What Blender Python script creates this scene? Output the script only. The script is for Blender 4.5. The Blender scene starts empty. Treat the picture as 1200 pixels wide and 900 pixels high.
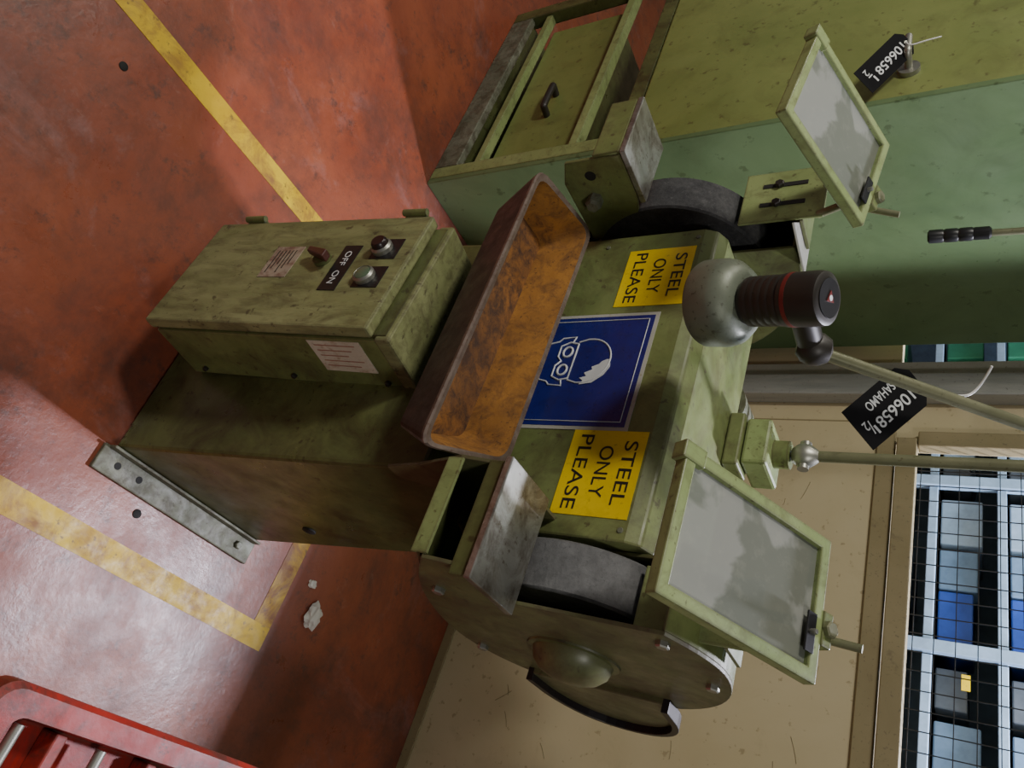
import bpy, bmesh, math, random
from mathutils import Vector, Matrix, Euler, noise
random.seed(3)
D=bpy.data
COL=bpy.context.scene.collection
rad=math.radians

# ------------------------------------------------------------------ materials
def newmat(name):
    m=D.materials.new(name); m.use_nodes=True
    nt=m.node_tree
    b=nt.nodes['Principled BSDF']
    return m,nt,b
def N(nt,t,**k):
    n=nt.nodes.new(t)
    for a,v in k.items(): setattr(n,a,v)
    return n
def ramp(nt,p0,c0,p1,c1):
    r=N(nt,'ShaderNodeValToRGB')
    r.color_ramp.elements[0].position=p0; r.color_ramp.elements[0].color=c0
    r.color_ramp.elements[1].position=p1; r.color_ramp.elements[1].color=c1
    return r
def c4(c): return (c[0],c[1],c[2],1)
def g4(x): return (x,x,x,1)
def mixc(nt,fac,a,b):
    m=N(nt,'ShaderNodeMix',data_type='RGBA')
    if isinstance(fac,(int,float)): m.inputs[0].default_value=fac
    else: nt.links.new(fac,m.inputs[0])
    for i,v in ((6,a),(7,b)):
        if isinstance(v,tuple): m.inputs[i].default_value=c4(v)
        else: nt.links.new(v,m.inputs[i])
    return m.outputs[2]
def noi(nt,vec,scale,detail=5,rough=.6,dist=0):
    n=N(nt,'ShaderNodeTexNoise'); n.inputs['Scale'].default_value=scale
    n.inputs['Detail'].default_value=detail; n.inputs['Roughness'].default_value=rough
    n.inputs['Distortion'].default_value=dist
    nt.links.new(vec,n.inputs['Vector']); return n.outputs['Fac']
def paint(name,c1,c2,dirt=(.03,.025,.012),scale=5,dscale=22,dth=(.58,.72),rough=.45,metal=0,bump=.15,stretch=(1,1,1),dmax=.8,sec=None,edge=None):
    m,nt,b=newmat(name)
    tc=N(nt,'ShaderNodeTexCoord'); mp=N(nt,'ShaderNodeMapping')
    mp.inputs['Scale'].default_value=stretch
    nt.links.new(tc.outputs['Object'],mp.inputs['Vector']); v=mp.outputs['Vector']
    r1=ramp(nt,.35,c4(c1),.65,c4(c2)); nt.links.new(noi(nt,v,scale,6,.65,.4),r1.inputs[0])
    col=r1.outputs[0]
    r2=ramp(nt,dth[0],(0,0,0,1),dth[1],g4(dmax)); nt.links.new(noi(nt,v,dscale,8,.72,.6),r2.inputs[0])
    col=mixc(nt,r2.outputs[0],col,dirt)
    r3=ramp(nt,.62,(0,0,0,1),.68,g4(.7)); nt.links.new(noi(nt,tc.outputs['Object'],dscale*5,4,.6),r3.inputs[0])
    col=mixc(nt,r3.outputs[0],col,sec or dirt)
    if edge:
        bv=N(nt,'ShaderNodeBevel',samples=3); bv.inputs['Radius'].default_value=.007
        ge=N(nt,'ShaderNodeNewGeometry'); dp=N(nt,'ShaderNodeVectorMath',operation='DOT_PRODUCT')
        nt.links.new(bv.outputs[0],dp.inputs[0]); nt.links.new(ge.outputs['Normal'],dp.inputs[1])
        sb_=N(nt,'ShaderNodeMath',operation='SUBTRACT'); sb_.inputs[0].default_value=1.0; nt.links.new(dp.outputs['Value'],sb_.inputs[1])
        mu=N(nt,'ShaderNodeMath',operation='MULTIPLY'); nt.links.new(sb_.outputs[0],mu.inputs[0]); nt.links.new(noi(nt,tc.outputs['Object'],30,5,.7),mu.inputs[1])
        re=ramp(nt,.02,(0,0,0,1),.06,g4(.85)); nt.links.new(mu.outputs[0],re.inputs[0])
        col=mixc(nt,re.outputs[0],col,edge)
    nt.links.new(col,b.inputs['Base Color'])
    b.inputs['Metallic'].default_value=metal
    rr=ramp(nt,.3,g4(rough*.75),.7,g4(min(1,rough*1.35))); nt.links.new(noi(nt,v,scale*3,4),rr.inputs[0])
    nt.links.new(rr.outputs[0],b.inputs['Roughness'])
    if bump:
        bp=N(nt,'ShaderNodeBump'); bp.inputs['Strength'].default_value=bump; bp.inputs['Distance'].default_value=.002
        nt.links.new(noi(nt,v,60,5,.7),bp.inputs['Height']); nt.links.new(bp.outputs[0],b.inputs['Normal'])
    return m
def plain(name,c,rough=.5,metal=0,spec=.5):
    m,nt,b=newmat(name)
    tc=N(nt,'ShaderNodeTexCoord')
    r=ramp(nt,.3,c4([x*.8 for x in c]),.7,c4([min(1,x*1.15) for x in c]))
    nt.links.new(noi(nt,tc.outputs['Object'],14,4),r.inputs[0]); nt.links.new(r.outputs[0],b.inputs['Base Color'])
    b.inputs['Roughness'].default_value=rough; b.inputs['Metallic'].default_value=metal
    b.inputs['Specular IOR Level'].default_value=spec
    return m

ED=(.08,.06,.034)
GREEN=paint('olive_paint',(.125,.160,.050),(.205,.240,.085),dirt=(.070,.052,.026),dth=(.45,.70),dscale=12,dmax=.72,rough=.42,edge=ED)
GREENM=paint('olive_paint_grimy',(.095,.108,.043),(.165,.175,.072),dirt=(.065,.040,.024),dth=(.40,.66),dscale=10,dmax=.8,rough=.42,edge=ED)
GREENB=paint('olive_paint_worn',(.185,.205,.080),(.29,.305,.140),dirt=(.085,.070,.032),stretch=(3.2,3.2,1.0),scale=3.5,dscale=11,dth=(.44,.68),dmax=.75,rough=.5,edge=(.07,.05,.03),sec=(.06,.045,.025))
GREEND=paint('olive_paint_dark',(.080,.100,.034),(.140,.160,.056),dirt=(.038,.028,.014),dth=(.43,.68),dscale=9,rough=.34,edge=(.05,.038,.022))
GREENL=paint('olive_paint_light',(.21,.275,.098),(.28,.34,.138),dirt=(.085,.075,.03),dth=(.48,.74),dmax=.65,rough=.4,edge=(.10,.09,.045))
CABSHADE=paint('cabinet_green_side_shaded',(.100,.165,.070),(.138,.208,.092),dirt=(.06,.09,.035),scale=2,dscale=5,dth=(.48,.85),dmax=.6,rough=.36,bump=.05)  # same cabinet paint, darker cooler tint: shade of the side put into the colour
CABF=paint('cabinet_green_front_lit',(.165,.205,.058),(.222,.258,.080),dirt=(.095,.09,.03),scale=2,dscale=8,dth=(.50,.82),dmax=.65,rough=.42,bump=.05)  # same cabinet paint, the light on the front put into its yellower tint
RUST=paint('rusty_steel',(.24,.105,.022),(.42,.19,.035),dirt=(.09,.04,.02),scale=10,dscale=30,dth=(.46,.68),rough=.85,bump=.6,sec=(.05,.025,.015))
RUSTD=paint('rusty_steel_floor',(.11,.050,.022),(.31,.13,.028),dirt=(.04,.024,.02),scale=7,dscale=34,dth=(.42,.60),rough=.75,bump=.9)
RIM=paint('worn_tray_rim',(.13,.09,.07),(.24,.19,.155),dirt=(.10,.045,.02),scale=20,dscale=30,rough=.5,metal=.3)
DRUST=paint('dark_rusty_steel',(.022,.015,.013),(.045,.028,.022),dirt=(.08,.038,.02),scale=9,dscale=18,rough=.5,bump=.3)
STEEL=paint('scratched_steel',(.30,.30,.27),(.46,.46,.42),dirt=(.13,.10,.07),scale=8,dscale=16,dth=(.44,.62),rough=.36,metal=.8)
ZINC=plain('zinc_bolt',(.36,.36,.31),.42,.8)
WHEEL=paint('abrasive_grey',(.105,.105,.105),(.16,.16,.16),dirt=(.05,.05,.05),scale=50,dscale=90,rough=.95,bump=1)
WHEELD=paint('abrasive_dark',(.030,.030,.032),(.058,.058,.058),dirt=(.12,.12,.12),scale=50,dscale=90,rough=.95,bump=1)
FLANGE=paint('worn_foot',(.12,.135,.085),(.22,.225,.165),dirt=(.065,.055,.03),scale=12,dscale=25,dth=(.42,.62),rough=.55)
BLACK=plain('black_plastic',(.012,.012,.013),.4)
TAGB=plain('black_tag_card',(.010,.010,.011),.8,spec=.15)
DARK=plain('dark_inside',(.012,.012,.01),.8)
RUBBER=plain('black_rubber',(.012,.008,.009),.45)
YEL=paint('yellow_sticker',(.78,.55,.006),(.84,.61,.01),dirt=(.5,.34,.02),dth=(.52,.88),rough=.35,bump=0)
INK=plain('black_ink',(.015,.015,.012),.5)
BLUE=paint('blue_sticker',(.010,.015,.14),(.016,.024,.19),dirt=(.016,.016,.06),dth=(.50,.78),rough=.28,bump=.05)
WHITE=plain('white_print',(.66,.68,.68),.4)
SILV=paint('aluminium_plate',(.36,.36,.30),(.47,.46,.41),dirt=(.3,.25,.18),rough=.4,bump=0)
LABEL=paint('paper_label',(.54,.48,.36),(.64,.58,.46),dirt=(.35,.2,.12),dth=(.5,.7),rough=.5,bump=0)
LABELR=paint('name_plate_stained',(.32,.26,.19),(.44,.37,.29),dirt=(.16,.07,.05),dth=(.45,.6),rough=.5,bump=0)
SHADE=paint('lamp_shade_grey',(.11,.13,.09),(.18,.20,.145),dirt=(.065,.065,.04),rough=.4,metal=.2)
BAKE=plain('dark_lamp_body',(.024,.020,.015),.45)
REDB=plain('red_band',(.15,.016,.012),.55)
REDT=plain('red_print',(.36,.17,.12),.6)
ROD=paint('rod_greenish_steel',(.15,.155,.085),(.24,.24,.14),dirt=(.1,.08,.04),rough=.38,metal=.3)
RED=paint('red_trolley_paint',(.27,.013,.008),(.42,.026,.015),dirt=(.07,.026,.02),scale=5,dscale=9,dth=(.44,.62),dmax=.88,rough=.45,edge=(.14,.05,.035))
BEIGE=paint('beige_wall_paint',(.49,.42,.25),(.55,.48,.31),dirt=(.30,.24,.13),scale=1.5,dscale=7,dth=(.58,.85),dmax=.5,rough=.5,bump=.05)
BEIGED=paint('beige_frame_paint',(.24,.195,.10),(.30,.25,.135),dirt=(.15,.12,.07),scale=2,rough=.5,bump=.05)
ALU=paint('grey_post',(.30,.31,.30),(.42,.42,.40),dirt=(.2,.2,.18),rough=.4,metal=.3,stretch=(5,5,.5))
WIRE=plain('mesh_wire',(.035,.035,.035),.5,.6)
PBLUE=plain('pale_blue_rack',(.30,.44,.60),.5)
PBLUE2=plain('blue_grey_sheet',(.15,.24,.35),.6)
PBLUE3=plain('pale_carton',(.30,.40,.50),.6)
DBLUE=plain('deep_blue_bin',(.025,.075,.36),.4)
DGREY=plain('dark_grey_goods',(.08,.095,.11),.6)
GRNB=plain('green_bin',(.03,.20,.11),.5)
PAPER=plain('crumpled_paper',(.72,.70,.65),.7)
STRING=plain('white_cable_tie',(.8,.8,.78),.4)

def glassmat():
    m,nt,b=newmat('dirty_shield_glass')
    tc=N(nt,'ShaderNodeTexCoord')
    r=ramp(nt,.485,(.185,.20,.165,1),.515,(.31,.32,.285,1)); nt.links.new(noi(nt,tc.outputs['Object'],5.5,5,.5,.5),r.inputs[0])
    r2=ramp(nt,.52,(0,0,0,1),.78,g4(.35)); nt.links.new(noi(nt,tc.outputs['Object'],40,7,.75),r2.inputs[0])
    nt.links.new(mixc(nt,r2.outputs[0],r.outputs[0],(.42,.42,.35)),b.inputs['Base Color'])
    b.inputs['Roughness'].default_value=.3
    t=N(nt,'ShaderNodeBsdfTransparent'); ms=N(nt,'ShaderNodeMixShader'); ms.inputs[0].default_value=.78
    nt.links.new(t.outputs[0],ms.inputs[1]); nt.links.new(b.outputs[0],ms.inputs[2])
    nt.links.new(ms.outputs[0],nt.nodes['Material Output'].inputs[0])
    return m
GLASS=glassmat()

def floormat():
    m,nt,b=newmat('red_painted_concrete')
    tc=N(nt,'ShaderNodeTexCoord'); v=tc.outputs['Object']
    r=ramp(nt,.3,(.20,.044,.023,1),.72,(.36,.100,.047,1)); nt.links.new(noi(nt,v,1.9,9,.7,.5),r.inputs[0]); col=r.outputs[0]
    def dist(c,r0,r1,val):
        vm=N(nt,'ShaderNodeVectorMath',operation='DISTANCE'); vm.inputs[1].default_value=c; nt.links.new(v,vm.inputs[0])
        mr=N(nt,'ShaderNodeMapRange'); mr.inputs[1].default_value=r0; mr.inputs[2].default_value=r1; mr.inputs[3].default_value=val; mr.inputs[4].default_value=0
        nt.links.new(vm.outputs['Value'],mr.inputs[0]); return mr.outputs[0]
    def add(a,b_):
        ad=N(nt,'ShaderNodeMath',operation='ADD'); nt.links.new(a,ad.inputs[0]); nt.links.new(b_,ad.inputs[1]); return ad.outputs[0]
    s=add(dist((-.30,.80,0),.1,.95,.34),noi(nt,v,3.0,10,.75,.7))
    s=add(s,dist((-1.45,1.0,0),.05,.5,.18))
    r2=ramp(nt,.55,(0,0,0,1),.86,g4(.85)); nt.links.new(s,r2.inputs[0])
    col=mixc(nt,r2.outputs[0],col,(.33,.23,.235))  # worn paint noise; the floor's bright reflection is painted in around both centres
    s3=add(dist((-.35,2.0,0),.2,.9,.22),noi(nt,v,2.6,10,.78,.2))
    r3=ramp(nt,.46,(0,0,0,1),.68,g4(.88)); nt.links.new(s3,r3.inputs[0])
    col=mixc(nt,r3.outputs[0],col,(.095,.042,.032))  # grime noise, with the shade before the back wall painted darker into it
    r4=ramp(nt,.54,(0,0,0,1),.66,g4(.8)); nt.links.new(noi(nt,v,18,10,.8),r4.inputs[0])
    col=mixc(nt,r4.outputs[0],col,(.085,.045,.036))
    r5=ramp(nt,.60,(0,0,0,1),.74,g4(.55)); nt.links.new(noi(nt,v,11,9,.8,.5),r5.inputs[0])
    col=mixc(nt,r5.outputs[0],col,(.36,.21,.17))
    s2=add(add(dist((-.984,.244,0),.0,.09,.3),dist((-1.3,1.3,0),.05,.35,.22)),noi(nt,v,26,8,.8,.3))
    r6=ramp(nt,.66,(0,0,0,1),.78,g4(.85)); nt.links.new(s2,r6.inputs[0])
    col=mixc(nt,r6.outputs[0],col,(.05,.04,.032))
    nt.links.new(col,b.inputs['Base Color'])
    rr=ramp(nt,.3,g4(.24),.7,g4(.5)); nt.links.new(noi(nt,v,7,7,.7),rr.inputs[0]); nt.links.new(rr.outputs[0],b.inputs['Roughness'])
    bp=N(nt,'ShaderNodeBump'); bp.inputs['Strength'].default_value=.35; bp.inputs['Distance'].default_value=.003
    nt.links.new(noi(nt,v,45,6,.7),bp.inputs['Height']); nt.links.new(bp.outputs[0],b.inputs['Normal'])
    return m
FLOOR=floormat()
YLINE=paint('yellow_floor_paint',(.58,.36,.008),(.72,.49,.018),dirt=(.25,.11,.04),scale=9,dscale=10,dth=(.46,.66),dmax=.92,rough=.5,sec=(.15,.09,.03))
YLINE2=paint('yellow_floor_paint_faded',(.44,.24,.010),(.57,.36,.02),dirt=(.20,.07,.03),scale=9,dscale=10,dth=(.44,.60),dmax=.92,rough=.5,sec=(.15,.09,.03))

# ------------------------------------------------------------------ geometry helpers
class G:
    def __init__(s,name,loc=(0,0,0),rot=None,local=False,parent=None):
        e=D.objects.new(name,None); COL.objects.link(e); e.empty_display_size=.05
        l=Vector(loc)
        if parent: e.parent=parent.e; e.location=l-parent.off
        else: e.location=l
        if rot: e.rotation_euler=rot
        s.e=e; s.off=Vector((0,0,0)) if local else l
def link(o,g):
    COL.objects.link(o)
    if g: o.parent=g.e
def M(g,name,vs,fs,mat,bev=0,smooth=False,seg=2,rot=None):
    off=g.off if g else Vector((0,0,0))
    vs=[Vector(v)-off for v in vs]
    c=sum(vs,Vector())/len(vs)
    me=D.meshes.new(name); me.from_pydata([v-c for v in vs],[],fs)
    bm=bmesh.new(); bm.from_mesh(me); bmesh.ops.recalc_face_normals(bm,faces=bm.faces)
    bm.to_mesh(me); bm.free()
    if smooth:
        for p in me.polygons: p.use_smooth=True
    me.materials.append(mat)
    o=D.objects.new(name,me); o.location=c
    if rot: o.rotation_euler=rot
    link(o,g)
    if bev:
        b=o.modifiers.new('bev','BEVEL'); b.width=bev; b.segments=seg; b.limit_method='ANGLE'; b.angle_limit=rad(35)
    return o
BF=[(0,1,2,3),(4,7,6,5),(0,4,5,1),(1,5,6,2),(2,6,7,3),(3,7,4,0)]
def box(g,name,x0,x1,y0,y1,z0,z1,mat,bev=.002,rot=None):
    vs=[(x0,y0,z0),(x1,y0,z0),(x1,y1,z0),(x0,y1,z0),(x0,y0,z1),(x1,y0,z1),(x1,y1,z1),(x0,y1,z1)]
    return M(g,name,vs,BF,mat,bev,rot=rot)
def hexa(g,name,b4,t4,mat,bev=.003):
    return M(g,name,list(b4)+list(t4),BF,mat,bev)
def loft(g,name,loops,mat,cap0=True,cap1=True,smooth=False,bev=0,closed=False):
    n=len(loops[0]); vs=[p for l in loops for p in l]; fs=[]
    L=len(loops)
    for i in range(L if closed else L-1):
        a=i*n; b=((i+1)%L)*n
        for j in range(n):
            k=(j+1)%n; fs.append((a+j,a+k,b+k,b+j))
    if not closed:
        if cap0: fs.append(tuple(range(n)))
        if cap1: fs.append(tuple(range((L-1)*n,L*n)))
    return M(g,name,vs,fs,mat,bev,smooth)
def frame_axes(d):
    d=Vector(d).normalized(); a=Vector((0,0,1)) if abs(d.z)<.9 else Vector((1,0,0))
    u=d.cross(a).normalized(); w=d.cross(u).normalized(); return d,u,w
def lathe(g,name,prof,p0,d,mat,n=32,smooth=True,cap0=True,cap1=True):
    d,u,w=frame_axes(d); p0=Vector(p0); loops=[]
    for r,h in prof:
        loops.append([p0+d*h+(u*math.cos(t)+w*math.sin(t))*max(r,.0002) for t in [2*math.pi*i/n for i in range(n)]])
    o=loft(g,name,loops,mat,cap0,cap1,smooth)
    if smooth:
        m=o.modifiers.new('es','EDGE_SPLIT'); m.split_angle=rad(40)
    return o
def cyl(g,name,p0,p1,r,mat,n=24,r1=None):
    p0=Vector(p0);p1=Vector(p1)
    return lathe(g,name,[(r,0),(r if r1 is None else r1,(p1-p0).length)],p0,p1-p0,mat,n)
def prism(g,name,pts,x0,x1,mat,bev=.002,axis='x'):
    if axis=='x': f=lambda a,p:(a,p[0],p[1])
    elif axis=='y': f=lambda a,p:(p[0],a,p[1])
    else: f=lambda a,p:(p[0],p[1],a)
    return loft(g,name,[[f(x0,p) for p in pts],[f(x1,p) for p in pts]],mat,bev=bev)
def band(g,name,pts,x0,x1,th,mat,bev=.001):
    P=[Vector((p[0],p[1])) for p in pts]; inn=[]
    for i,p in enumerate(P):
        a=P[max(i-1,0)]; b=P[min(i+1,len(P)-1)]; t=(b-a).normalized(); inn.append(p+Vector((-t.y,t.x))*th)
    vs=[];fs=[]
    for p,q in zip(P,inn): vs+=[(x0,p.x,p.y),(x1,p.x,p.y),(x1,q.x,q.y),(x0,q.x,q.y)]
    n=len(P)
    for i in range(n-1):
        a=i*4;b=a+4
        for j in range(4):
            k=(j+1)%4; fs.append((a+j,a+k,b+k,b+j))
    fs.append((0,1,2,3)); fs.append((n*4-4,n*4-3,n*4-2,n*4-1))
    return M(g,name,vs,fs,mat,bev)
def tube(g,name,pts,r,mat,smooth=True):
    cu=D.curves.new(name,'CURVE'); cu.dimensions='3D'; cu.bevel_depth=r; cu.bevel_resolution=4; cu.use_fill_caps=True
    sp=cu.splines.new('NURBS' if smooth else 'POLY'); sp.points.add(len(pts)-1)
    off=g.off if g else Vector((0,0,0))
    for i,p in enumerate(pts):
        q=Vector(p)-off; sp.points[i].co=(q.x,q.y,q.z,1)
    if smooth: sp.use_endpoint_u=True; sp.order_u=3
    cu.materials.append(mat); o=D.objects.new(name,cu); link(o,g); return o
def rquad(c,r,n=5):
    out=[]; c=[Vector(p) for p in c]
    for i in range(4):
        p=c[i]; a=(c[i-1]-p).normalized()*r; b=(c[(i+1)%4]-p).normalized()*r
        for k in range(n+1):
            t=k/n; out.append((p+a)*(1-t)**2+p*2*t*(1-t)+(p+b)*t*t)
    return out
def rrect(x0,x1,y0,y1,z,r,n=5):
    out=[]
    for cx,cy,a0 in ((x1-r,y1-r,0),(x0+r,y1-r,90),(x0+r,y0+r,180),(x1-r,y0+r,270)):
        for i in range(n+1):
            a=rad(a0+90*i/n); out.append((cx+r*math.cos(a),cy+r*math.sin(a),z))
    return out
def txt(g,name,s,cx,cy,cz,w,h,mat,rot=(rad(90),0,0),offs=.0008):
    cu=D.curves.new(name,'FONT'); cu.body=s; cu.align_x='CENTER'; cu.align_y='CENTER'; cu.size=.1; cu.extrude=.0002; cu.offset=offs
    cu.materials.append(mat); o=D.objects.new(name,cu); link(o,g)
    bpy.context.view_layer.update()
    dx,dy=o.dimensions.x,o.dimensions.y
    sx,sy=w/max(dx,1e-4),h/max(dy,1e-4)
    bb=[Vector(b) for b in o.bound_box]; mx=(min(b.x for b in bb)+max(b.x for b in bb))/2; my=(min(b.y for b in bb)+max(b.y for b in bb))/2
    R=Euler(rot).to_matrix()
    off=g.off if g else Vector((0,0,0))
    o.scale=(sx,sy,1); o.rotation_euler=rot
    o.location=Vector((cx,cy,cz))-off-R@Vector((mx*sx,my*sy,0))
    return o
def bolt(g,name,p,d,r=.009,mat=None):
    return lathe(g,name,[(r,0),(r,.006),(r*.8,.008)],p,d,mat or ZINC,6,smooth=False)

# ------------------------------------------------------------------ camera
YAW,PIT=rad(36),rad(32); H=1.6
f=Vector((-math.sin(YAW)*math.cos(PIT),math.cos(YAW)*math.cos(PIT),-math.sin(PIT)))
R=Vector((math.cos(YAW),math.sin(YAW),0)); U=R.cross(f)
cam=D.cameras.new('camera'); co=D.objects.new('camera',cam); COL.objects.link(co)
mw=Matrix((U,-R,-f)).transposed().to_4x4(); mw.translation=(0,0,H); co.matrix_world=mw
cam.lens=27; cam.sensor_width=36; cam.sensor_fit='HORIZONTAL'; cam.clip_start=.02
bpy.context.scene.camera=co

# ------------------------------------------------------------------ room
WY=2.23
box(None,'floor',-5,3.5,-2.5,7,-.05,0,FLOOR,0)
fm=G('floor_marking',(-.76,.8,0))
def fstrip(n,x0,x1,y0,y1,mt): box(fm,n,x0,x1,y0,y1,0,.0012,mt,0)
fstrip('line_left',-1.285,-1.225,-1.5,1.48,YLINE)
fstrip('line_right',-.285,-.225,-1.5,1.48,YLINE)
fstrip('line_rear',-1.225,-.285,1.42,1.48,YLINE2)
wb=G('wall_back',(-1,WY+.03,0))
box(wb,'panel_low',-5,3.5,WY,WY+.06,0,1.35,BEIGE,0)
box(wb,'panel_left',-5,-1.95,WY,WY+.06,1.35,3.2,BEIGE,0)
box(wb,'panel_mid',-1.69,-1.40,WY,WY+.06,1.35,3.2,BEIGE,0)
box(wb,'panel_top',-1.95,3.5,WY,WY+.06,2.6,3.2,BEIGE,0)
box(None,'trim_sill',-1.40,3.5,WY-.03,WY+.02,1.355,1.41,BEIGED,.004)
box(None,'trim_jamb',-1.425,-1.375,WY-.028,WY+.02,1.412,2.6,BEIGED,.004)
box(None,'trim_rail',-1.53,3.5,WY-.012,WY-.001,1.30,1.35,BEIGED,.002)
box(None,'baseboard_back',-1.54,3.5,WY-.008,WY-.001,0,.035,BEIGED,.002)
box(wb,'seam',-1.475,-1.471,WY-.0015,WY,0,1.35,BEIGED,0)
for i in range(26):
    x=random.uniform(-1.3,.1); z=random.uniform(.25,1.25); a=random.uniform(-.9,.9); l=random.uniform(.015,.07)
    tube(wb,'scuff_%d'%i,[(x,WY-.0005,z),(x+l*.5*math.cos(a),WY-.0005,z+l*.5*math.sin(a)+.004),(x+l*math.cos(a),WY-.0005,z+l*math.sin(a))],.0009,BEIGED)
ps=G('wall_post',(-1.615,WY-.04,0))
box(ps,'post',-1.62,-1.54,WY-.06,WY-.002,0,3.1,ALU,.004)
box(ps,'post_flange',-1.69,-1.622,WY-.025,WY-.002,0,3.1,SILV,.003)
win=G('window_1',(-.5,WY+.03,1.9))
for i in range(60):
    x=-1.37+i*.05
    if x<1.6: box(win,'wire_v_%d'%i,x-.0012,x+.0012,WY+.028,WY+.0305,1.41,2.6,WIRE,0)
for i in range(24):
    z=1.42+i*.05; box(win,'wire_h_%d'%i,-1.375,1.6,WY+.031,WY+.0335,z-.0012,z+.0012,WIRE,0)
box(win,'mullion',-.05,.0,WY-.01,WY+.05,1.41,2.6,BEIGED,.003)
box(None,'wall_far',-6,3.5,5.6,5.7,0,3.2,PBLUE2,0)
rk=G('storage_rack',(-1.4,3.7,0))
for i,x in enumerate((-3.0,-2.0,-1.24,-.55,.2)):
    box(rk,'upright_%d'%i,x,x+.05,3.45,3.5,0,2.3,PBLUE,.003)
for i,z in enumerate((.5,1.0,1.36,1.62,2.0)):
    box(rk,'beam_%d'%i,-3.0,.26,3.47,3.51,z,z+.035,PBLUE,.003)
    box(rk,'shelf_%d'%i,-3.0,.26,3.51,4.1,z+.01,z+.03,DGREY,0)
bx=[(-2.94,.2,GRNB),(-2.7,.18,DBLUE),(-2.47,.35,PBLUE3),(-2.12,.1,DGREY),(-1.93,.22,PBLUE3),(-1.68,.18,PBLUE2),(-1.49,.22,DBLUE),(-1.16,.16,DGREY),(-.95,.3,PBLUE2),(-.45,.4,DGREY)]
for j,z in enumerate((1.05,1.406,1.666)):
    for i,(x,w,mt) in enumerate(bx):
        box(rk,'bin_%d_%d'%(j,i),x,x+w,3.55,3.9,z,z+[.25,.16,.24][j]*(.7+.3*((i*7+j*3)%4)/3),mt,.006)
box(rk,'yellow_tag',-1.12,-1.06,3.462,3.469,1.50,1.53,YEL,0)
box(rk,'back_sheet',-3.0,.26,4.1,4.11,0,2.3,PBLUE2,0)

# ------------------------------------------------------------------ tall green cabinet
CX0,CX1,CY0,CY1=-2.72,-1.73,1.243,2.17
cb=G('green_machine_cabinet',((CX0+CX1)/2,(CY0+CY1)/2,0))
box(cb,'side_panel',CX1-.02,CX1,CY0,CY1,.0,2.5,CABSHADE,.003)
box(cb,'upper_body',CX0,CX1-.021,CY0+.022,CY1,.70,2.5,CABF,.004)
box(cb,'door',CX0+.01,CX1-.012,CY0,CY0+.02,.715,2.45,CABF,.006)
box(cb,'corner_post',CX1-.075,CX1-.021,CY0,CY0+.045,0,.70,GREENL,.004)
box(cb,'left_post',CX0,CX0+.06,CY0,CY0+.05,0,.70,GREEND,.004)
box(cb,'back_left_post',CX0,CX0+.05,CY1-.05,CY1,0,.70,GREEND,.004)
box(cb,'plinth_front',CX0+.061,CX1-.076,CY0,CY0+.03,0,.09,FLANGE,.004)
box(cb,'plinth_floor',CX0+.05,CX1-.022,CY0+.031,CY1-.05,.06,.075,GREEND,.002)
box(cb,'rail_low',CX0+.061,CX1-.076,CY0+.01,CY0+.045,.15,.175,GREENL,.003)
box(cb,'drawer_front',CX0+.12,CX1-.10,CY0+.05,CY0+.065,.18,.475,CABF,.004)
box(cb,'drawer_body',CX0+.14,CX1-.12,CY0+.066,CY0+.50,.18,.46,GREEND,.002)
box(cb,'rail_mid',CX0+.061,CX1-.076,CY0+.01,CY0+.05,.50,.53,GREENL,.003)
box(cb,'recess_back',-2.42,CX1-.022,CY0+.40,CY0+.41,.076,.699,GREEND,.001)
box(cb,'recess_top',CX0+.061,CX1-.076,CY0+.0,CY0+.02,.665,.712,GREEND,.002)
tube(cb,'drawer_handle',[(-2.165,CY0+.05,.33),(-2.165,CY0+.015,.335),(-2.165,CY0+.01,.335),(-2.055,CY0+.01,.335),(-2.055,CY0+.015,.335),(-2.055,CY0+.05,.33)],.012,BAKE)
cyl(cb,'latch_rose',(-1.84,CY0,1.43),(-1.84,CY0-.012,1.43),.025,ZINC)
tube(cb,'latch_handle',[(-1.84,CY0-.01,1.43),(-1.84,CY0-.05,1.43),(-1.86,CY0-.055,1.43),(-1.90,CY0-.055,1.43)],.009,ZINC)
lathe(cb,'side_screw',[(.012,0),(.010,.006)],(CX1,1.45,1.28),(1,0,0),ZINC)
lv=G('control_lever',(-1.62,1.47,1.9))
tube(lv,'rod',[(-1.728,1.50,1.98),(-1.62,1.50,1.98),(-1.52,1.49,1.96),(-1.50,1.485,1.86),(-1.50,1.475,1.60)],.008,ROD)
lathe(lv,'grip',[(.010,0),(.016,.004),(.016,.03),(.014,.034),(.016,.038),(.016,.06),(.014,.064),(.016,.068),(.016,.09),(.014,.094),(.015,.098),(.015,.125),(.010,.13)],(-1.50,1.47,1.47),(0,.03,1),BLACK)
box(lv,'mount_plate',-1.73,-1.722,1.46,1.54,1.94,2.02,GREEND,.002)

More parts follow.
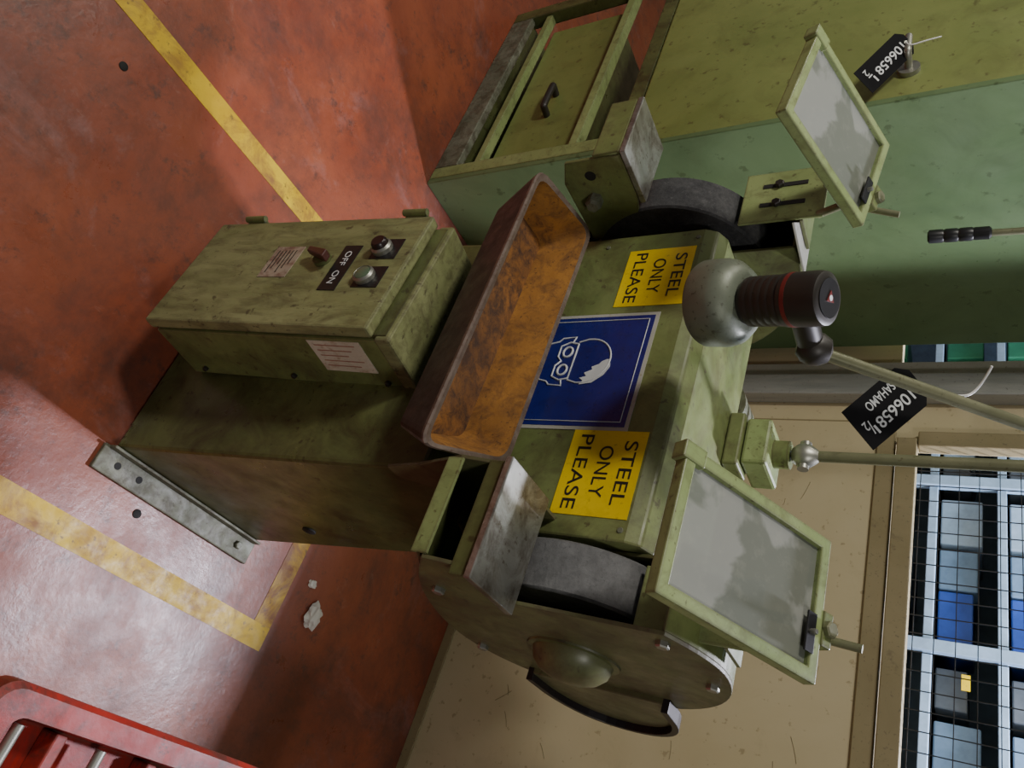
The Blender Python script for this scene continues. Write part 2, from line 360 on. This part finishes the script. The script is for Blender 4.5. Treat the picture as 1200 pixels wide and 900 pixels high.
# ------------------------------------------------------------------ pedestal grinder
CXm=-.736
def mx(x): return 2*CXm-x
gr=G('pedestal_grinder',(CXm,1.08,0))
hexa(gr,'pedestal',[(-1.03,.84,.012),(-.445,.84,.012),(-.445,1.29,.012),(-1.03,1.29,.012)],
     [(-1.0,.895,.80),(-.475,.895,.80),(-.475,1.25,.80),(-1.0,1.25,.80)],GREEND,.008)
lathe(gr,'cable_entry',[(.016,0),(.016,.004),(.010,.006)],(-.4565,1.19,.29),(1,0,.04),DARK,20)
for s,nm in ((1,'foot_right'),(-1,'foot_left')):
    xa,xb=(-.444,-.385) if s==1 else (mx(-.385),-1.031)
    box(gr,nm,xa,xb,.82,1.30,0,.012,FLANGE,.003)
    box(gr,nm+'_web',(-.4445 if s==1 else -1.037),(-.438 if s==1 else -1.0305),.83,1.295,.0,.035,FLANGE,.002)
    for yy in (.87,.93): cyl(gr,nm+'_hole_%d'%int(yy*100),((xa+xb)/2,yy,.0119),((xa+xb)/2,yy,.0128),.008,DARK,16)
    bolt(gr,nm+'_bolt',((xa+xb)/2,1.25,.012),(0,0,1),.01,FLANGE)
prof=[(.962,.79),(.962,1.150),(.972,1.172),(.995,1.185),(1.235,1.185),(1.255,1.165),(1.255,.79)]
prism(gr,'housing',prof,-1.056,-.416,GREEN,.004)
cyl(gr,'spindle',(-1.17,1.10,1.05),(-.29,1.10,1.05),.02,STEEL)
lathe(gr,'motor_rear',[(.07,0),(.07,.02),(.06,.022),(.06,.03),(.07,.032),(.07,.05),(.06,.052),(.06,.06),(.07,.062),(.07,.08),(.05,.09)],(-.86,1.255,1.12),(0,1,0),FLANGE)
for k,(xx,zz) in enumerate(((-1.035,1.16),(-.435,1.16),(-1.03,.98),(-.437,.98))): lathe(gr,'housing_rivet_%d'%k,[(.005,0),(.004,.002)],(xx,.962,zz-.02),(0,-1,0),FLANGE,12)
# tray (open trough, back rim higher, right end tapering in)
def tl(dx,dyf,dyb,zf,zb,r):
    return rquad([(-1.036+dx,.755+dyf,zf),(-.442-dx,.755+dyf,zf),(-.512-dx,.935-dyb,zb),(-1.052+dx,.935-dyb,zb)],r)
zf,zb=.898,.925
loft(gr,'tray_outside',[tl(.045,.032,.02,.812,.812,.02),tl(0,0,0,zf-.006,zb-.006,.028)],DRUST,True,False)
loft(gr,'tray_rim',[tl(0,0,0,zf-.0058,zb-.0058,.028),tl(-.002,-.002,-.002,zf,zb,.028),tl(.0,.0,.0,zf+.004,zb+.004,.028),tl(.010,.010,.010,zf+.002,zb+.002,.026)],RIM,False,False)
loft(gr,'tray_inside',[tl(.010,.010,.010,zf+.002,zb+.002,.026),tl(.040,.028,.022,.835,.835,.02)],RUST,False,False)
loft(gr,'tray_floor',[tl(.039,.027,.021,.826,.826,.02),tl(.040,.028,.022,.836,.836,.02)],RUSTD)
box(gr,'tray_bracket',-.95,-.56,.90,.962,.79,.81,DRUST,.003)
box(gr,'tray_back_strip',-1.03,-.53,.938,.9615,.86,.905,DRUST,.002)
# guards
def smooth_poly(pts,it=2):
    for _ in range(it):
        q=[pts[0]]
        for a,b in zip(pts[:-1],pts[1:]):
            q.append((a[0]*.75+b[0]*.25,a[1]*.75+b[1]*.25)); q.append((a[0]*.25+b[0]*.75,a[1]*.25+b[1]*.75))
        q.append(pts[-1]); pts=q
    return pts
out=[(.785,.955),(.86,.90),(.95,.855),(1.08,.818),(1.19,.825),(1.28,.88),(1.335,.97),(1.345,1.06),(1.315,1.16),(1.25,1.235),(1.16,1.285),(1.06,1.302),(.99,1.285),(.93,1.25)]
outs=smooth_poly(out)
inner=[p for p in outs if p[0]>.97]
for side in (1,-1):
    nm='right' if side==1 else 'left'
    F=(lambda x:x) if side==1 else mx
    if side==1:
        prism(gr,'guard_outer_right',outs+[(.912,1.028),(.80,1.028)],-.291,-.285,GREENM,.001)
        rim=outs; inn=inner
        prism(gr,'chute_inner_right',[(.785,.955),(.815,.86),(.83,.785),(.86,.785),(.90,.86),(.962,.85),(.962,1.03),(.80,1.03)],-.446,-.440,GREENM,.001)
        box(gr,'chute_front_right',-.44,-.292,.783,.788,.935,.962,GREENL,.001)
        hexa(gr,'chute_floor_right',[(-.44,.785,.945),(-.292,.785,.945),(-.292,.96,.85),(-.44,.96,.85)],[(-.44,.785,.95),(-.292,.785,.95),(-.292,.96,.855),(-.44,.96,.855)],GREEND,0)
    else:
        lt=[p for p in outs if p[0]>1.02]
        prism(gr,'guard_outer_left',lt,-1.187,-1.181,GREEND,.001)
        rim=lt; inn=lt
        prism(gr,'guard_gusset_left',[(-1.05,.965),(-1.04,1.085),(-1.175,1.085)],1.303,1.308,SILV,.001,axis='z')
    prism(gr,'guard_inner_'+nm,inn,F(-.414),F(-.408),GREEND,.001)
    band(gr,'guard_rim_'+nm,rim,min(F(-.414),F(-.291)),max(F(-.414),F(-.291)),.005,GREEN)
    xa,xb=(-.448,-.268) if side==1 else (-1.245,-1.088)
    box(gr,'tool_rest_'+nm,xa,xb,.785,.91,1.030,1.042,STEEL,.002)
    if side==1:
        box(gr,'rest_lip_right',xa+.004,xb-.004,.793,.80,1.0,1.029,GREEND,.001)
        for k,(yy,zz) in enumerate(((.83,.95),(.90,.955))): bolt(gr,'rest_bolt_%s_%d'%(nm,k),(-.446,yy,zz),(-1,0,0),.011,BAKE)
    else:
        box(gr,'rest_apron_left',xa+.002,xb-.002,.785,.792,.975,1.029,GREEN,.002)
        prism(gr,'rest_arm_left',[(.793,.915),(.84,.895),(.99,.90),(.99,1.0),(.90,1.028),(.793,1.028)],-1.098,-1.090,GREEN,.002)
        lathe(gr,'arm_hole_left',[(.011,0),(.011,.0005)],(-1.0899,.83,.955),(1,0,0),DARK,20)
        lathe(gr,'arm_bolt_left',[(.016,0),(.016,.02),(.012,.026)],(-1.0899,.885,.945),(1,0,0),FLANGE,6,smooth=False)
    w0,w1=(-.40,-.32) if side==1 else (-1.175,-1.09)
    wr=.166 if side==1 else .175
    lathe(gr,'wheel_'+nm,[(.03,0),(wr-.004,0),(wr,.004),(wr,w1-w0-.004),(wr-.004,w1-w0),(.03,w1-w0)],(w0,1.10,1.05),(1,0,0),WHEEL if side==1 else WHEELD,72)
    if side==1:
        lathe(gr,'wheel_flange_right',[(.06,0),(.06,.008),(.03,.012)],(-.32,1.10,1.05),(1,0,0),STEEL)
        lathe(gr,'hub_cover_right',[(.066,0),(.065,.006),(.060,.020),(.047,.032),(.028,.039),(.0,.041)],(-.285,1.115,1.045),(1,0,0),GREENM,40,cap0=False)
        lathe(gr,'hub_ring_right',[(.076,0),(.075,.003),(.068,.004)],(-.285,1.115,1.045),(1,0,0),GREEND,40)
        for k,(yy,zz) in enumerate(((.90,.915),(1.17,.845),(1.30,1.06),(1.12,1.265),(.96,1.24))):
            bolt(gr,'guard_bolt_%s_%d'%(nm,k),(F(-.285),yy,zz),(side,0,0),.010)
    a,b=sorted((F(-.395),F(-.262 if side==-1 else -.30)))
    br=G('shield_bracket_'+nm,((a+b)/2,.985,1.27),parent=gr)
    box(br,'plate',a,b,.980,.986,1.185 if side==1 else 1.20,1.35,GREENL,.002)
    box(br,'plate_flange',a,b,.987,1.06,1.309,1.315,GREEN,.001)
    for k,fx_ in enumerate((.3,.68)):
        xx=a+(b-a)*fx_
        box(br,'slot_%d'%k,xx-.005,xx+.005,.9785,.980,1.235,1.315,DARK,.0)
        bolt(br,'slot_bolt_%d'%k,(xx,.979,1.265),(0,-1,0),.009,BAKE)
    if side==1:
        ex=[(1.25,.90),(1.36,.90),(1.46,.94),(1.49,1.02),(1.46,1.10),(1.38,1.15),(1.26,1.16)]
        exs=smooth_poly(ex)
        prism(gr,'exhaust_spout_'+nm,[(1.25,.93)]+[(1.25+(p[0]-1.25)*.93,1.03+(p[1]-1.03)*.93) for p in exs],-.40,-.275,GREENM,.002)
        band(gr,'exhaust_seal_'+nm,exs,-.287,-.263,.012,RUBBER)

def shield(nm,loc,rot,w,d):
    s=G('eye_shield_'+nm,loc,rot,local=True,parent=gr)
    s.e.location=Vector(loc)-gr.off
    t=.009
    def ring(x0,x1,y0,y1,z): return [(x0,y0,z),(x1,y0,z),(x1,y1,z),(x0,y1,z)]
    fw=.017
    o=[ring(-w/2,w/2,-d/2,d/2,-t),ring(-w/2,w/2,-d/2,d/2,t),ring(-w/2+fw,w/2-fw,-d/2+fw,d/2-fw,t),ring(-w/2+fw,w/2-fw,-d/2+fw,d/2-fw,-t)]
    loft(s,'frame',o,GREENL,closed=True,bev=.002)
    box(s,'glass',-w/2+fw-.001,w/2-fw+.001,-d/2+fw-.001,d/2-fw+.001,-.002,.002,GLASS,0)
    box(s,'clip_plate',.012,.062,d/2-.030,d/2-.014,t,t+.003,BLACK,.001)
    bolt(s,'clip_screw',(.037,d/2-.022,t+.003),(0,0,1),.004,ZINC)
    box(s,'clip_tab',-w/2-.004,-w/2+.02,-d/2-.006,-d/2+.03,-.011,.011,GREENL,.002)
    box(s,'hinge_block',.0,.045,d/2,d/2+.018,-.014,.010,GREEN,.002)
    cyl(s,'stud',(.022,d/2+.010,-.04),(.03,d/2+.05,.03),.0055,ROD,12)
    bolt(s,'nut',(.022,d/2+.010,.010),(0,0,1),.011,ROD)
    return s
shield('right',(-.372,.882,1.350),(rad(29),0,0),.188,.265)
shield('left',(-1.10,.825,1.390),(rad(19),rad(8),0),.195,.25)
cyl(gr,'shield_post_right',(-.355,.99,1.34),(-.355,1.005,1.405),.007,ROD,12)
cyl(gr,'shield_post_left',(-1.085,.985,1.34),(-1.085,.955,1.42),.007,ROD,12)

FY=.962
def ysticker(nm,x0,x1,z0,z1):
    s=G('steel_only_sticker_'+nm,((x0+x1)/2,FY,(z0+z1)/2),parent=gr)
    box(s,'backing',x0,x1,FY-.0012,FY-.0002,z0,z1,YEL,0)
    w=x1-x0;h=z1-z0;cx=(x0+x1)/2
    txt(s,'word_steel','STEEL',cx-.01*w,FY-.0016,z0+h*.82,w*.74,h*.17,INK,offs=.0)
    txt(s,'word_only','ONLY',cx-.01*w,FY-.0016,z0+h*.52,w*.60,h*.18,INK,offs=.0)
    txt(s,'word_please','PLEASE',cx,FY-.0016,z0+h*.21,w*.88,h*.18,INK,offs=.0)
ysticker('a',-1.012,-.872,1.012,1.142)
ysticker('b',-.605,-.452,1.016,1.146)
sb=G('goggles_sign',(-.73,FY,.99),parent=gr)
sx0,sx1,sz0,sz1=-.855,-.605,.87,1.108
box(sb,'plate',sx0,sx1,FY-.0014,FY-.0002,sz0,sz1,SILV,0)
box(sb,'blue_field',sx0+.007,sx1-.007,FY-.0020,FY-.0015,sz0+.007,sz1-.007,BLUE,0)
yy=FY-.0024
def line(nm,pts,r=.0016,closed=False):
    P=[(x,yy,z) for x,z in pts]
    if closed: P.append(P[0])
    tube(sb,nm,P,r,WHITE,smooth=False)
b=.016
line('border',[(sx0+b,sz0+b),(sx1-b,sz0+b),(sx1-b,sz1-b),(sx0+b,sz1-b)],.0010,True)
gx,gz=-.748,.952
def arc(cx,cz,rx,rz,a0,a1,n=20): return [(cx+rx*math.cos(rad(a0+(a1-a0)*i/n)),cz+rz*math.sin(rad(a0+(a1-a0)*i/n))) for i in range(n+1)]
line('lens_left',arc(gx-.020,gz,.011,.009,0,360),.0022)
line('lens_right',arc(gx+.020,gz,.011,.009,0,360),.0022)
line('goggle_outline',[(gx-.038,gz+.017),(gx+.038,gz+.017),(gx+.042,gz),(gx+.034,gz-.017),(gx+.010,gz-.017),(gx,gz-.008),(gx-.010,gz-.017),(gx-.034,gz-.017),(gx-.042,gz)],.0018,True)
line('face_right',[(gx+.042,gz+.004),(gx+.054,gz+.008),(gx+.052,gz-.018),(gx+.045,gz-.024),(gx+.038,gz-.05)],.0016)
line('face_left',[(gx-.042,gz+.004),(gx-.054,gz+.008),(gx-.052,gz-.018),(gx-.045,gz-.024),(gx-.038,gz-.05)],.0016)
line('head',[(gx-.042,gz+.017),(gx-.048,gz+.035)]+arc(gx,gz+.042,.048,.046,175,5)+[(gx+.048,gz+.035),(gx+.042,gz+.017)],.0016)
prism(sb,'hair',[(gx-.002,gz+.088),(gx+.014,gz+.092),(gx+.032,gz+.084),(gx+.048,gz+.066),(gx+.052,gz+.042),(gx+.044,gz+.048),(gx+.038,gz+.040),(gx+.034,gz+.052),(gx+.027,gz+.046),(gx+.020,gz+.060),(gx+.014,gz+.057),(gx+.008,gz+.070),(gx+.002,gz+.074),(gx-.002,gz+.082)],yy-.0008,yy,WHITE,0,axis='y')

# ------------------------------------------------------------------ control box
BW,BH,BD=.29,.590,.165
cbx=G('control_box',(-.785,.85,.14),(rad(-6),0,rad(-4)),local=True,parent=gr)
cbx.e.location=Vector((-.787,.850,.125))-gr.off
box(cbx,'enclosure',-BW/2,BW/2,-BD+.03,0,0,BH,GREEN,.004)
box(cbx,'enclosure_lip',-BW/2+.006,BW/2-.006,-BD+.022,-BD+.03,.006,BH-.006,GREEND,.001)
box(cbx,'door',-BW/2-.003,BW/2+.003,-BD-.004,-BD+.022,-.003,BH-.030,GREENB,.005)
box(cbx,'top_hood',-BW/2-.004,BW/2+.004,-BD+.024,.0,BH-.03,BH+.003,GREENB,.005)
box(cbx,'back_spacer',-BW/2+.03,BW/2-.03,.0,.03,.05,BH-.03,GREEND,.001)
for k,z in enumerate((.07,BH-.10)):
    box(cbx,'hinge_%d'%k,-BW/2-.020,-BW/2-.003,-BD-.002,-BD+.028,z,z+.045,GREEN,.003)
    cyl(cbx,'hinge_pin_%d'%k,(-BW/2-.013,-BD-.005,z-.004),(-BW/2-.013,-BD-.005,z+.05),.007,GREEN,12)
fy=-BD-.004
def fx(a): return -BW/2+BW*a
def fz(a): return (BH-.035)*a
box(cbx,'name_plate',fx(.28),fx(.58),fy-.0015,fy,fz(.40),fz(.53),LABELR,0)
for k in range(6): box(cbx,'name_plate_line_%d'%k,fx(.32),fx(.54)-.012*(k%3),fy-.0020,fy-.0016,fz(.42)+k*.009,fz(.42)+k*.009+.002,INK,0)
box(cbx,'switch_label',fx(.28),fx(.70),fy-.0015,fy,fz(.715),fz(.79),BLACK,0)
txt(cbx,'switch_text','OFF  ON',fx(.49),fy-.002,fz(.752),.088,.014,WHITE,offs=.0)
SWR=plain('switch_red_brown',(.075,.024,.018),.45)
cyl(cbx,'switch_boss',(fx(.42),fy,fz(.655)),(fx(.42),fy-.010,fz(.655)),.018,GREEND)
hexa(cbx,'switch_lever',[(fx(.38)-.007,fy-.024,fz(.60)),(fx(.38)+.007,fy-.024,fz(.60)),(fx(.38)+.006,fy-.010,fz(.60)),(fx(.38)-.006,fy-.010,fz(.60))],
     [(fx(.45)-.010,fy-.030,fz(.70)),(fx(.45)+.010,fy-.030,fz(.70)),(fx(.45)+.009,fy-.010,fz(.70)),(fx(.45)-.009,fy-.010,fz(.70))],SWR,.003)
for k,(ax_,mt) in enumerate(((.32,plain('stop_button',(.020,.011,.010),.3)),(.58,plain('start_button',(.10,.15,.09),.3)))):
    x=fx(ax_); z=fz(.885)
    box(cbx,'button_plate_%d'%k,x-.028,x+.026,fy-.0015,fy,z-.020,z+.038,BLACK,0)
    lathe(cbx,'button_ring_%d'%k,[(.021,0),(.021,.010),(.017,.014),(.015,.010)],(x,fy,z),(0,-1,0),ZINC)
    lathe(cbx,'button_cap_%d'%k,[(.016,0),(.016,.020 if k==0 else .013),(.013,.024 if k==0 else .015)],(x,fy,z),(0,-1,0),mt)
box(cbx,'side_label',BW/2,BW/2+.0012,-.128,-.045,.40,.52,LABEL,0)
for k in range(5): box(cbx,'side_label_line_%d'%k,BW/2+.0013,BW/2+.0016,-.118+k*.014,-.1155+k*.014,.412,.505-.014*(k%3),REDT,0)
for k,z in enumerate((.05,.30,BH-.06)): bolt(cbx,'side_screw_%d'%k,(BW/2,-.02,z),(1,0,0),.006,BAKE)

# ------------------------------------------------------------------ lamp
lp=G('machine_lamp',(CXm,1.23,1.185))
box(lp,'base_foot',-.80,-.69,1.19,1.256,1.186,1.215,GREEN,.004)
box(lp,'base_block',-.795,-.70,1.20,1.30,1.216,1.262,GREENL,.006)
cyl(lp,'base_boss',(-.748,1.25,1.262),(-.748,1.25,1.29),.026,GREEN)
lathe(lp,'ball_joint',[(.0,0),(.014,.004),(.021,.014),(.023,.024),(.021,.034),(.014,.044),(.009,.05)],(-.748,1.25,1.29),(0,0,1),ZINC)
cyl(lp,'joint_pin',(-.775,1.25,1.314),(-.720,1.25,1.314),.010,ZINC)
cyl(lp,'lower_rod',(-.748,1.25,1.335),(-.748,1.25,1.80),.010,ROD)
cyl(lp,'elbow_joint',(-.768,1.25,1.81),(-.722,1.25,1.81),.024,BAKE)
cyl(lp,'upper_rod',(-.745,1.24,1.80),(-.700,.880,1.385),.009,ROD)
lathe(lp,'lamp_elbow',[(.0,0),(.016,.004),(.023,.016),(.025,.028),(.021,.04),(.012,.048)],(-.700,.888,1.415),(0,-.35,-1),BAKE)
cyl(lp,'elbow_arm',(-.700,.880,1.388),(-.712,.790,1.385),.018,BAKE)
ax=Vector((.046,-.048,.204)).normalized()
b0=Vector((-.742,.822,1.249))
lathe(lp,'shade',[(.056,.008),(.061,0),(.063,.004),(.063,.036),(.060,.048),(.050,.060),(.038,.066)],b0,ax,SHADE,48,cap0=False,cap1=True)
lathe(lp,'shade_inside',[(.056,.008),(.056,.035),(.03,.055)],b0,ax,WHITE,32,cap0=False)
prf=[(.030,.064),(.034,.070)]
h=.074
for i in range(5): prf+=[(.035,h),(.035,h+.007),(.0343,h+.0085),(.0343,h+.0095)]; h+=.011
prf+=[(.0365,h),(.0365,h+.045),(.035,h+.052),(.030,h+.055)]
lathe(lp,'lamp_body',prf,b0,ax,BAKE,40)
lathe(lp,'red_ring',[(.0368,h+.006),(.0368,h+.012)],b0,ax,REDB,40)
lathe(lp,'cap_disc',[(.026,h+.054),(.026,h+.0562)],b0,ax,BLACK,32)
lathe(lp,'cap_emblem',[(.010,h+.056),(.010,h+.0575)],b0,ax,REDB,3,smooth=False)
lathe(lp,'cap_emblem_spot',[(.004,h+.0574),(.004,h+.0580)],b0,ax,WHITE,12)

# ------------------------------------------------------------------ tags
def tag(loc,w,h,ang,lines,tie,nrm=None):
    n=(nrm or -f).normalized(); Rr=(R-n*R.dot(n)).normalized(); Uu=n.cross(Rr)
    ex=Rr*math.cos(ang)+Uu*math.sin(ang); ey=n.cross(ex)
    g=G('hanging_tag',loc,local=True); m=Matrix((ex,ey,n)).transposed(); g.e.rotation_euler=m.to_euler()
    pts=[(-w/2+.014,-h/2),(w/2,-h/2),(w/2,h/2),(-w/2+.014,h/2),(-w/2,h/2-.016),(-w/2,-h/2+.016)]
    prism(g,'card',pts,-.0008,.0008,TAGB,0,axis='z')
    lathe(g,'eyelet',[(.004,0),(.004,.0006)],(-w/2+.009,0,.0008),(0,0,1),ZINC,16)
    for i,(s,cx,cy,ww,hh) in enumerate(lines):
        txt(g,'writing_%d'%i,s,cx*w,cy*h,.0011,ww*w,hh*h,WHITE,rot=(0,0,rad(3)),offs=.001)
    mi=m.transposed()
    L=Vector(loc)
    tube(g,'cable_tie',[(-w/2+.008,0,.001)]+[tuple(mi@(Vector(p)-L)) for p in tie],.0018,STRING)
    return g
tag((-.703,1.022,1.471),.115,.072,rad(-50),[('106658',-.05,.14,.58,.26),('1',.29,.22,.03,.2),('/',.33,.12,.05,.3),('2',.38,.04,.06,.2),('SAHAMO',.0,-.25,.45,.2)],
    [(-.735,1.05,1.56),(-.76,1.06,1.585),(-.78,1.03,1.60)])
tag((-1.815,CY0-.055,1.385),.15,.066,rad(-46),[('106658',-.08,.05,.6,.34),('1',.30,.2,.03,.25),('2',.36,-.18,.07,.25),('-',.34,.0,.08,.05)],
    [(-1.85,CY0-.06,1.43),(-1.86,CY0-.06,1.47),(-1.87,CY0-.055,1.50)])

# ------------------------------------------------------------------ red trolley
TX0,TX1,TY0,TY1,TZ=.012,.63,.635,1.42,.50
rt=G('red_trolley',((TX0+TX1)/2,(TY0+TY1)/2,0))
w=.040
o=[rrect(TX0+.01,TX1-.01,TY0+.01,TY1-.01,.14,.03),rrect(TX0+.008,TX1-.008,TY0+.008,TY1-.008,TZ-.06,.03),rrect(TX0,TX1,TY0,TY1,TZ-.045,.035),rrect(TX0,TX1,TY0,TY1,TZ-.008,.035),
   rrect(TX0+.008,TX1-.008,TY0+.008,TY1-.008,TZ,.03),rrect(TX0+w,TX1-w,TY0+w,TY1-w,TZ,.02),rrect(TX0+w+.006,TX1-w-.006,TY0+w+.006,TY1-w-.006,TZ-.06,.02)]
loft(rt,'bin',o,RED,True,True)
for k,y in enumerate((.70,.84,1.02)): tube(rt,'rod_%d'%k,[(TX0+w+.01,y,TZ-.02),(TX1-w-.01,y,TZ-.02)],.008,ZINC,smooth=False)
for k,y in enumerate((.76,.93,1.18)): box(rt,'divider_%d'%k,TX0+w+.007,TX1-w-.007,y,y+.02,TZ-.059,TZ-.02,RED,.003)
for k,(x,y) in enumerate(((TX0+.07,TY0+.08),(TX1-.07,TY0+.08),(TX0+.07,TY1-.08),(TX1-.07,TY1-.08))):
    box(rt,'castor_fork_%d'%k,x-.02,x+.02,y-.025,y+.025,.06,.139,ZINC,.003)
    cyl(rt,'castor_%d'%k,(x-.015,y,.05),(x+.015,y,.05),.05,RUBBER)

# ------------------------------------------------------------------ litter
def crumple(name,loc,s,mat):
    bm=bmesh.new(); bmesh.ops.create_icosphere(bm,subdivisions=3,radius=1)
    for v in bm.verts:
        k=noise.noise(v.co*2.3+Vector(loc)*9); v.co=v.co*(1+.7*k); v.co=Vector((v.co.x*s[0],v.co.y*s[1],max(v.co.z*s[2],-s[2]*.6)+s[2]*.6))
    me=D.meshes.new(name); bm.to_mesh(me); bm.free(); me.materials.append(mat)
    o=D.objects.new(name,me); o.location=loc; COL.objects.link(o)
crumple('crumpled_paper',(-.37,1.60,0),(.034,.024,.014),PAPER)
crumple('crumpled_paper',(-.44,1.55,0),(.010,.014,.006),PAPER)
for i,(x,y,r) in enumerate(((-1.127,.377,.010),(-.355,.976,.010),(-1.45,.12,.006))):
    lathe(None,'floor_bolt',[(r,0),(r,.002),(r*.5,.004)],(x,y,0),(0,0,1),DARK,20)  # small floor hole drawn as a dark raised disc

# ------------------------------------------------------------------ lights
def area(name,loc,target,sx,sy,power,col):
    l=D.lights.new(name,'AREA'); l.shape='RECTANGLE'; l.size=sx; l.size_y=sy; l.energy=power; l.color=col
    o=D.objects.new(name,l); o.location=loc; o.rotation_euler=(Vector(target)-Vector(loc)).to_track_quat('-Z','Y').to_euler(); COL.objects.link(o); return o
area('store_room_lamp',(-.55,3.15,3.1),(-.45,.9,0),.2,.2,185,(.87,.86,1.0))
area('ceiling_light_front',(-2.1,-1.0,3.2),(-.8,1.0,.6),.3,.45,58,(1.0,.95,.86))
area('ceiling_light_side',(1.5,-.2,3.2),(-.6,1.0,.6),.3,.5,24,(1.0,.97,.92))
area('ceiling_light_left',(-3.6,.2,3.2),(-2,1.0,0),.4,.9,20,(1.0,.92,.82))
area('store_room_light',(-1.4,2.9,2.9),(-1.3,4,1.2),1.5,.4,50,(.85,.92,1.0))
w=D.worlds.new('world'); bpy.context.scene.world=w; w.use_nodes=True
w.node_tree.nodes['Background'].inputs[0].default_value=(.85,.88,1,1); w.node_tree.nodes['Background'].inputs[1].default_value=.095
